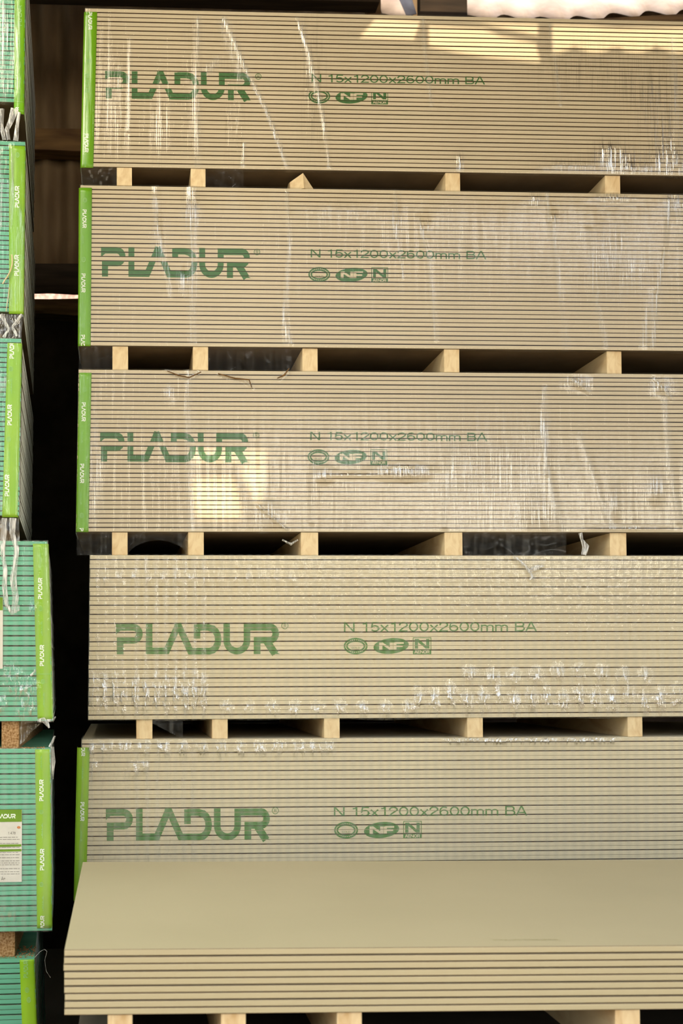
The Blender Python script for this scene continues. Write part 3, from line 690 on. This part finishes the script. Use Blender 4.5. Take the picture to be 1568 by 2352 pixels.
# ------------------------------------------------------------------ stretch film
def seg_d(p, a, b):
    ab = b-a; k = max(0, min(1, (p-a).dot(ab)/max(1e-9, ab.dot(ab)))); return (p-(a+ab*k)).length, k
def film_on(P, mat, label, folds=(), crumples=(), nx=500, nz=110, xr=None, amp=.0007, over=.012, seed=0, sag=.004, xlim=None, side_w=.25, ck=1.):
    """one sheet of film down the front of a pack, folded over its top edge, under its bottom edge and round its visible end"""
    sgn = -1 if P.side == 'left' else 1
    # folds: (list of px points, half width px, weight); crumples: (x, y, rx, ry, weight)
    Fo = []
    for pts, w, k in folds:
        Q = [at(x, y, P.Y) for x, y in pts]; Fo.append(([Vector((q.x, q.z)) for q in Q], w/700., k))
    Cr = []
    for x, y, rx, ry, k in crumples:
        q = at(x, y, P.Y); Cr.append((q.x, q.z, rx/700., ry/700., k))
    vis = xlim if xlim else P.L
    vs = []; fo = []; cr = []; cols = []
    # columns: side wrap first (from behind forwards), then the front
    front = [(i/(nx-1))**1.0*vis for i in range(nx)]
    sides = [side_w, side_w*.5, .06, .02, .006]
    rows = [-1.5, -.7]+[j/(nz-1) for j in range(nz)]+[1.5, 2.5]
    H = P.ztop-P.zbot
    for v in rows:
        vv = max(0, min(1, v))
        z = P.ztop+.0015-(H+.003)*vv
        row = []
        xe = P.x0+P.lean*H*vv
        for s in sides: row.append((xe+sgn*.0022, s, None))
        for t_ in front: row.append((xe+sgn*(.0015 if t_ == 0 else 0)-sgn*t_, 0, t_))
        for (x, yb, t_) in row:
            zz = z+P.tilt*(x-P.x0)*(1 if t_ is not None else 0)
            y = P.Y-.0022+yb
            f_ = 0.; c_ = 0.
            p2 = Vector((x, zz))
            if t_ is not None:
                n1 = noise.noise(Vector((x*60+seed*9, zz*3, seed))); n2 = noise.noise(Vector((x*14, zz*5, seed+4)))
                y -= amp*(1+n1)+amp*1.2*max(0, n2)
                for Q, w, k in Fo:
                    d = min(seg_d(p2, Q[i], Q[i+1])[0] for i in range(len(Q)-1))
                    if d < w*3:
                        g = math.exp(-(d/w)**2); f_ += k*g; y -= .0028*k*g
                for cx_, cz_, rx, ry, k in Cr:
                    dd = ((x-cx_)/rx)**2+((zz-cz_)/ry)**2
                    if dd < 5:
                        g = math.exp(-dd); c_ += k*g; y -= .0022*g*k*(.5+noise.noise(Vector((x*(60 if mat is M['film_net'] else 150), zz*(45 if mat is M['film_net'] else 9), seed+2))))
                if t_ < .004: y += .0012
            else:
                y += .0008*noise.noise(Vector((yb*40, z*9, seed)))
            if v < 0: y += -v*.006; zz += .0012
            if v > 1:
                k = (v-1); y += k*.012 if t_ is not None else 0; zz -= sag*(.4+max(0, noise.noise(Vector((x*4, seed, 7))))*1.6)*(1 if v < 2 else .7)
            vs.append((x, y, zz)); fo.append(min(1, f_)); cr.append(min(1.5, c_)*ck)
    m = len(sides)+nx; fs = []
    for j in range(len(rows)-1):
        for i in range(m-1):
            k = j*m+i; fs.append((k, k+1, k+m+1, k+m) if sgn > 0 else (k, k+m, k+m+1, k+1))
    me = mesh('stretch_film', vs, fs, mat, smooth=True)
    for nm, dat in (('fold', fo), ('crumple', cr)):
        at_ = me.attributes.new(nm, 'FLOAT', 'POINT'); at_.data.foreach_set('value', dat)
    o = link('stretch_film', me); tag(o, label, 'stretch film', 'sheets of clear stretch film round the packs'); turn(o, P); return o
F1 = [([(516, 44), (560, 150), (610, 250), (662, 386)], 5, .55), ([(516, 60), (540, 130), (556, 175)], 14, .35), ([(682, 42), (712, 130), (742, 270), (756, 386)], 4, .45), ([(692, 60), (722, 200)], 9, .22),
      ([(456, 44), (452, 200), (455, 386)], 7, .28), ([(970, 44), (975, 120), (990, 240)], 4, .35), ([(1262, 60), (1275, 150), (1286, 240)], 4, .35),
      ([(500, 140), (478, 160)], 12, .35), ([(562, 330), (558, 380)], 4, .4), ([(300, 90), (296, 300)], 4, .18), ([(1545, 90), (1550, 380)], 8, .3)]
C1 = [(1400, 350, 30, 26, 1.5), (1540, 372, 34, 24, 1.5), (1450, 385, 40, 10, 1.3), (262, 230, 30, 110, .22), (370, 300, 26, 90, .32), (440, 200, 20, 160, .22), (540, 260, 26, 100, .28), (1420, 370, 60, 30, 1.2), (1540, 350, 40, 60, 1.3), (1055, 372, 9, 22, 1.2), (1300, 380, 60, 14, .8), (1370, 160, 120, 60, .5), (1500, 230, 60, 90, .6), (720, 200, 30, 150, .4)]
F2 = [([(658, 440), (664, 560), (656, 680), (656, 740), (668, 790)], 3.5, .5), ([(905, 440), (912, 540), (925, 640)], 3, .35), ([(960, 500), (985, 600), (1002, 780)], 5, .25), ([(358, 430), (360, 500), (392, 680)], 5, .28), ([(440, 430), (442, 560), (444, 780)], 9, .3),
      ([(1255, 445), (1262, 510)], 3, .6), ([(1536, 460), (1528, 560), (1506, 690), (1498, 800)], 4, .6), ([(1500, 680), (1478, 790)], 12, .35), ([(1350, 530), (1370, 700), (1390, 800)], 6, .25), ([(1268, 520), (1300, 800)], 8, .2)]
C2 = [(357, 450, 8, 26, 1), (440, 470, 16, 40, 1.1), (1268, 500, 8, 12, 1.5), (422, 640, 12, 26, 1.1), (1228, 458, 16, 14, 1.2), (1410, 455, 40, 10, 1.2), (1550, 460, 30, 30, 1.3), (1420, 600, 80, 80, .5), (366, 540, 18, 60, .5), (910, 500, 10, 50, .9), (976, 520, 10, 20, .9), (655, 740, 6, 40, 1.1), (780, 480, 70, 30, .3)]
F3 = [([(432, 850), (436, 1220)], 8, .25), ([(592, 1160), (614, 1180), (660, 1218)], 2.5, .8), ([(620, 1160), (606, 1220)], 10, .25), ([(1250, 890), (1246, 1000), (1256, 1090)], 4, .45), ([(1256, 1090), (1290, 1220)], 10, .3), ([(1310, 870), (1350, 900)], 5, .6), ([(1500, 870), (1540, 915)], 4, .6), ([(1524, 900), (1540, 1100), (1560, 1200)], 7, .35), ([(380, 850), (430, 868), (460, 852)], 2.5, .4), ([(500, 860), (560, 874), (580, 890)], 2.5, .35), ([(640, 870), (665, 846)], 3, .4), ([(1330, 1000), (1400, 1210)], 8, .25), ([(1040, 1000), (1020, 1210)], 8, .2), ([(720, 1060), (715, 1200)], 6, .2)]
C3 = [(920, 1086, 56, 14, 1.5), (930, 1086, 40, 12, 1.5), (815, 1092, 40, 5, 1.2), (748, 1094, 20, 14, 1.0), (390, 905, 10, 16, .9), (1250, 990, 10, 60, 1), (1330, 880, 30, 14, 1.1), (1520, 890, 30, 16, 1.1), (1505, 1125, 18, 30, 1.4), (1410, 1160, 12, 40, 1.2), (1120, 1080, 120, 110, .4), (1240, 1180, 40, 40, .7), (620, 1190, 40, 30, .7), (215, 1080, 12, 90, .7), (1440, 1215, 70, 5, 1.1)]
film_on(R1, M['film'], 'clear stretch film creased diagonally round the top right pack', F1, C1, seed=1, xlim=2.25)
film_on(R2, M['film'], 'clear stretch film with vertical glints round the second right pack', F2, C2, seed=2, xlim=2.25)
film_on(R3, M['film'], 'clear stretch film with bright oval glint round the middle right pack', F3, C3, seed=3, xlim=2.25)
F4 = [([(x, 1285), (x+rj, 1640)], 4, .22) for x, rj in ((222, 2), (240, 3), (262, 1), (282, 0), (310, 2), (334, -2), (358, 2), (380, 0), (402, 3), (425, 1), (447, 0), (468, 0))]
F4 += [([(1180, 1282), (1215, 1310), (1240, 1300)], 4, .5), ([(1212, 1310), (1222, 1330)], 4, .5)]
C4 = [(x, 1600, 8, 42, 1.3) for x in (214, 238, 262, 282, 310, 334, 358, 380, 402, 425, 447, 468)]
for i in range(17): C4.append((960+i*37, 1612+8*math.sin(i*2.3), 13, 26, 1.2))
for i in range(9): C4.append((1080+i*50, 1555+6*math.sin(i), 15, 18, .9))
C4 += [(520+i*52, 1632, 14, 16, .9) for i in range(9)]; C4 += [(240+i*33, 1330, 6, 12, .5) for i in range(14)]
C5 = [(210+i*22+6*math.sin(i*3), 1722, 8, 14, 1.0) for i in range(26)]+[(1040+i*36, 1702, 18, 7, 1.1) for i in range(11)]+[(215, 1765, 8, 18, 1), (306, 1770, 12, 16, .9), (330, 1762, 10, 12, .9)]
F5 = [([(x, 1702), (x+1, 1975)], 5, .16) for x in (212, 236, 262, 286, 312, 338, 364, 390, 416, 440)]
film_on(R4, M['film_net'], 'crumpled perforated stretch film round the fourth right pack', F4, C4, seed=4, xlim=2.25, amp=.0005)
film_on(R5, M['film_net'], 'crumpled perforated stretch film round the pack behind loose boards', F5, C5, seed=5, xlim=2.25, amp=.0005)
CL2 = [(45, 520, 12, 60, 1.3), (8, 400, 14, 60, 1.1), (10, 540, 14, 50, 1.2), (38, 430, 12, 60, .9), (18, 660, 20, 60, 1.0), (42, 640, 10, 60, .9)]
FL2 = [([(28, 340), (26, 430), (22, 520)], 5, .5), ([(2, 350), (3, 520)], 5, .4)]
CL1 = [(12, 90, 16, 60, 1.2), (40, 120, 10, 90, .9), (40, 190, 10, 50, .9), (10, 200, 16, 30, .7)]
CL3 = [(10, 810, 8, 20, 1.2), (4, 860, 8, 60, 1.0), (5, 1000, 6, 90, .9), (6, 1160, 10, 40, .9), (38, 795, 6, 8, 1)]
CL4 = [(5, 1620, 10, 14, 1.3), (48, 1630, 8, 26, 1.3), (72, 1625, 8, 22, 1.3), (28, 1560, 20, 30, .8), (74, 1400, 6, 12, 1.1), (60, 1585, 30, 20, .8)]
film_on(L1, M['film_left'], 'dusty stretch film round the top pack of the left column', [([(10, -100), (8, 240)], 8, .35)], CL1, nx=220, nz=110, side_w=.03, ck=.6, seed=21, xlim=.7)
film_on(L2, M['film_left'], 'glittering stretch film round the second pack of the left column', FL2, CL2, nx=220, nz=110, side_w=.03, ck=.6, seed=22, xlim=.7)
film_on(L3, M['film_left'], 'stretch film round the third pack of the left column', [([(12, 870), (2, 900)], 6, .5)], CL3, nx=220, nz=110, side_w=.03, ck=.6, seed=23, xlim=.7)
film_on(L4, M['film_net'], 'perforated stretch film round the fourth pack of the left column', [], CL4, nx=220, nz=110, side_w=.03, ck=.6, seed=24, xlim=.7)
film_on(L5, M['film_net'], 'perforated stretch film round the fifth pack of the left column', [], [(20, 2100, 30, 20, .5)], nx=220, nz=110, side_w=.03, ck=.6, seed=25, xlim=.7)
# film curtains hanging in the gaps between packs
def curtain(pts, Y, mat, label, cat='stretch film', rows=14, depth=.01, group='torn scraps of stretch film', fold=.5, nm='torn_film', crumple=.8):
    """pts: list of (x, ytop, ybottom) px columns"""
    vs = []; fo = []; cr = []; n = len(pts)
    for j in range(rows+1):
        q = j/rows
        for (x, y0, y1, *dx) in pts:
            d = dx[0] if dx else 0
            p = at(x+d*q, y0+(y1-y0)*q, Y); p.y += depth*noise.noise(Vector((x*.08, q*3, Y*3))); vs.append(tuple(p)); fo.append(fold*(.6+.6*noise.noise(Vector((x*.1, q*5, 2))))); cr.append(crumple)
    fs = [(j*n+i, (j+1)*n+i, (j+1)*n+i+1, j*n+i+1) for j in range(rows) for i in range(n-1)]
    me = mesh(nm, vs, fs, mat, smooth=True)
    for a_, dat in (('fold', fo), ('crumple', cr)):
        t_ = me.attributes.new(a_, 'FLOAT', 'POINT'); t_.data.foreach_set('value', [max(0, v) for v in dat])
    o = link(nm, me); tag(o, label, cat, group); return o
def ribbon(path, Y, mat, label, cat='stretch film', nm='torn_film', group='torn scraps of stretch film', fold=.6):
    """path: (x, y, half width px)"""
    vs = []; n = len(path); fo = []
    for i, (x, y, w) in enumerate(path):
        a_ = Vector(path[max(0, i-1)][:2]); b_ = Vector(path[min(n-1, i+1)][:2]); d = (b_-a_).normalized(); nn = Vector((-d.y, d.x))
        for k in (-1, -.4, .4, 1):
            p = at(x+nn.x*w*k, y+nn.y*w*k, Y); p.y += .004*noise.noise(Vector((x*.2+k*3, y*.1, 1)))-(.003 if abs(k) < .5 else 0); vs.append(tuple(p)); fo.append(fold)
    fs = [(i*4+k, (i+1)*4+k, (i+1)*4+k+1, i*4+k+1) for i in range(n-1) for k in range(3)]
    me = mesh(nm, vs, fs, mat, smooth=True)
    for a_ in ('fold', 'crumple'):
        t_ = me.attributes.new(a_, 'FLOAT', 'POINT'); t_.data.foreach_set('value', fo)
    o = link(nm, me); tag(o, label, cat, group); return o
FT = M['film_torn']
curtain([(0, 722, 778), (9, 722, 777), (18, 722, 776), (28, 722, 777), (38, 722, 776), (47, 722, 776), (53, 722, 775, -4)], L2.Y-.004, M['film_left'], 'sheet of torn film hanging between second and third left packs', fold=.25)
curtain([(0, 1190, 1246), (8, 1190, 1246), (16, 1190, 1245), (25, 1190, 1244), (34, 1190, 1243), (43, 1190, 1242, 2)], YL-.006, M['film_left'], 'sheet of torn film hanging between third and fourth left packs', fold=.25)
ribbon([(2, 722, 5), (12, 740, 4), (20, 757, 3), (8, 776, 4)], L2.Y-.008, FT, 'white torn strand, left one in the gap above third left pack')
ribbon([(50, 722, 3), (38, 738, 4), (28, 752, 3), (40, 772, 4)], L2.Y-.008, FT, 'white torn strand, right one in the gap above third left pack')
ribbon([(34, 250, 9), (26, 275, 7), (16, 298, 5), (20, 322, 4)], L1.Y-.006, FT, 'slanting torn strand in the gap below the top left pack')
ribbon([(44, 258, 4), (40, 285, 4), (36, 324, 6)], L1.Y-.005, FT, 'upright torn strand in the gap below the top left pack')
ribbon([(4, 250, 6), (3, 290, 5), (10, 322, 4)], L1.Y-.005, FT, 'torn strand at picture edge below the top left pack')
ribbon([(30, 1190, 8), (28, 1225, 6), (38, 1260, 6), (34, 1300, 6), (30, 1330, 8), (36, 1370, 7), (32, 1408, 7)], YL-.010, FT, 'long white film rag, right one over the fourth left pack')
ribbon([(10, 1190, 6), (8, 1230, 7), (6, 1270, 5), (12, 1310, 5), (10, 1350, 6), (16, 1390, 5), (30, 1412, 4)], YL-.010, FT, 'long white film rag, left one over the fourth left pack')
ribbon([(36, 1404, 3), (43, 1402, 3), (42, 1390, 3)], YL-.011, FT, 'small hooked film end on the fourth left pack')
ribbon([(70, 1552, 3), (78, 1545, 3), (81, 1538, 2)], YL-.011, FT, 'short white film flap beside tape on the fourth left pack')
ribbon([(86, 1655, 4), (100, 1654, 6), (108, 1662, 5), (113, 1672, 2)], YL-.006, FT, 'pointed film tail under the tape of the fourth left pack')
ribbon([(128, 1646, 1.5), (122, 1654, 3), (108, 1656, 4)], YL-.003, FT, 'curled film wisp at lower corner of the fourth left pack')
curtain([(46, 1657, 1710), (58, 1657, 1704, -4), (72, 1657, 1694, -10), (86, 1657, 1682, -16), (98, 1657, 1672, -14)], YL+.05, M['film_left'], 'slanted film sheet right of the bearer above fifth left pack', fold=.35)
ribbon([(114, 1716, 3), (122, 1700, 3), (126, 1690, 2)], YL+.02, FT, 'film wisp at upper corner of the fifth left pack')
ribbon([(120, 1715, 4), (123, 1750, 4), (121, 1775, 3), (122, 1790, 1)], YL+.01, FT, 'ragged film edge beside the fifth left pack')
ribbon([(80, 2199, .5), (92, 2186, .5), (102, 2180, .5), (108, 2185, .5), (103, 2205, .5), (106, 2230, .5), (116, 2245, .4)], YL+.01, FT, 'thin loose film thread right of the lowest left pack')
# film pulled over the gaps of the right-hand column
def gapfilm(xa, xb, P, Q, label, lo=.5, mat=None, fold=.04, Yo=.0, taper=0):
    cols = []
    for i in range(25):
        q = i/24; x = xa+(xb-xa)*q
        Xw = at(x, 800, P.Y).x; y0 = px((Xw, P.Y, P.zbot+P.tilt*(Xw-P.x0)))[1]; y1 = px((Xw, P.Y, Q.ztop+Q.tilt*(Xw-Q.x0)))[1]
        d = math.sin(math.pi*q)**.6 if taper == 0 else (1-q if taper > 0 else q)
        cols.append((x, y0-1, y0+(y1-y0)*(lo+(1-lo)*(1-d) if lo < 1 else 1)))
    return curtain(cols, P.Y+.004+Yo, mat or M['film_skirt'], label, fold=fold, depth=.003, crumple=0, group='film over the gaps of the right column', nm='film_skirt')
gapfilm(186, 268, R1, R2, 'film skirt left of first bearer under the top right pack', 1.0)
gapfilm(472, 560, R1, R2, 'film skirt right of second bearer under the top right pack', 1.0)
gapfilm(181, 258, R2, R3, 'film skirt left of first bearer under the second right pack', 1.0)
gapfilm(478, 694, R2, R3, 'film skirt between second and third bearers under the second right pack', 1.0)
gapfilm(176, 257, R3, R4, 'film skirt left of first bearer under the middle right pack', 1.0, fold=.08)
gapfilm(293, 432, R3, R4, 'film skirt between first and second bearers under the middle right pack', .35, fold=.08)
gapfilm(1062, 1300, R3, R4, 'broad grey film skirt between last two bearers under the middle right pack', 1.0, fold=.12)
gapfilm(350, 420, R4, R5, 'small film corner right of first bearer under the fourth right pack', .2, fold=.15, taper=1)
ribbon([(1332, 1224, 5), (1336, 1240, 3), (1345, 1255, 8), (1340, 1275, 6)], YF-.004, FT, 'twisted film scrap hanging left of the rightmost bearer')
ribbon([(648, 1240, 2), (668, 1250, 3), (684, 1240, 2)], YF-.003, FT, 'small film scrap left of the third bearer under middle pack')
# cream twine on the second left pack
def tube(path, r, mat, name, label, cat):
    cu = bpy.data.curves.new(name, 'CURVE'); cu.dimensions = '3D'; sp = cu.splines.new('NURBS'); sp.points.add(len(path)-1)
    for i, p in enumerate(path): sp.points[i].co = (*p, 1)
    sp.use_endpoint_u = True; sp.order_u = 3; cu.bevel_depth = r; cu.bevel_resolution = 3
    o = bpy.data.objects.new(name, cu); COL.objects.link(o); dg = bpy.context.evaluated_depsgraph_get()
    me = bpy.data.meshes.new_from_object(o.evaluated_get(dg)); bpy.data.objects.remove(o)
    me.materials.clear(); me.materials.append(mat); o = link(name, me); tag(o, label, cat); return o
tube([at(x, y, L2.Y-.012) for x, y in ((27, 585), (29, 600), (26, 618), (18, 634), (10, 645), (6, 652))], .0022, M['twine'], 'twine', 'short cream twine lying over the tape of second left pack', 'twine')
tube([at(x, y, L2.Y-.010) for x, y in ((21, 660), (19, 680), (16, 700), (14, 715))], .0012, M['twine'], 'twine', 'thin cream twine end at lower left of second left pack', 'twine')
# grit on top of the lowest and fifth left packs
def grit(P, xa, xb, label, n=260, seed=1, ymax=.05):
    rr = random.Random(seed); bm = bmesh.new()
    for i in range(n):
        x = at(rr.uniform(xa, xb), 2200, P.Y).x; r = rr.uniform(.0008, .0028)
        bmesh.ops.create_icosphere(bm, subdivisions=1, radius=r, matrix=Matrix.Translation((x, P.Y+rr.uniform(.003, ymax), P.ztop+r*.6)))
    me = bpy.data.meshes.new('grit'); bm.to_mesh(me); bm.free(); me.materials.append(M['sawdust']); o = link('grit', me)
    tag(o, label, 'grit', kind='stuff')
grit(L6, -60, 76, 'brown grit lying on the lowest pack of the left column', 420, 1, .16)
grit(L5, -60, 100, 'brown grit lying along the fifth pack of the left column', 200, 2, .03)

# ------------------------------------------------------------------ the yard in front, seen only as reflections and bounce light
o = plane_box('wall_yard', (-12, -22, 0), (16, -21.6, 3.4), M['facade'])

# faint wordmark near the front edge of the loose top sheet
top = RM.boards[0]; vs = []; fs = []; zt = RM.ztop
for k_, p in enumerate(place(LOGO, 0, 0, .145/987, .012/178)):
    i0 = len(vs)
    for v in p: vs.append((at(1150, 2175, YM).x-top.location.x+v.x, .045+.012-v.y+.012, T+.0003+3e-6*k_))
    fs.append(tuple(range(i0, len(vs))))
o = link('wordmark_print', mesh('wordmark_print', vs, fs, simple('faded_print', (.43, .39, .20), (.50, .43, .26), (60, 60, 60), .8)), top); o['label'] = 'faint smeared print'
ribbon([(1186, 1282, 1.5), (1205, 1298, 2), (1214, 1312, 5), (1230, 1304, 6), (1248, 1300, 2)], YF-.008, FT, 'crumpled film knot near top of the fourth right pack')
ribbon([(1216, 1312, 3), (1222, 1324, 3), (1216, 1332, 2)], YF-.008, FT, 'small film end below the knot on the fourth right pack')

# torn, dark-edged film creases along the top of the middle right pack
for path, w_ in (([(384, 852, 1), (410, 862, 1.6), (434, 867, 1.2), (462, 854, 1)], 'left'), ([(500, 858, 1), (540, 869, 1.6), (572, 872, 1.2), (578, 890, .8)], 'middle'), ([(636, 869, 1), (652, 862, 2), (664, 846, 1)], 'right')):
    ribbon(path, YF-.007, M['rough_wood'], f'thin brown torn crease, {w_} one along the top edge of the middle pack')
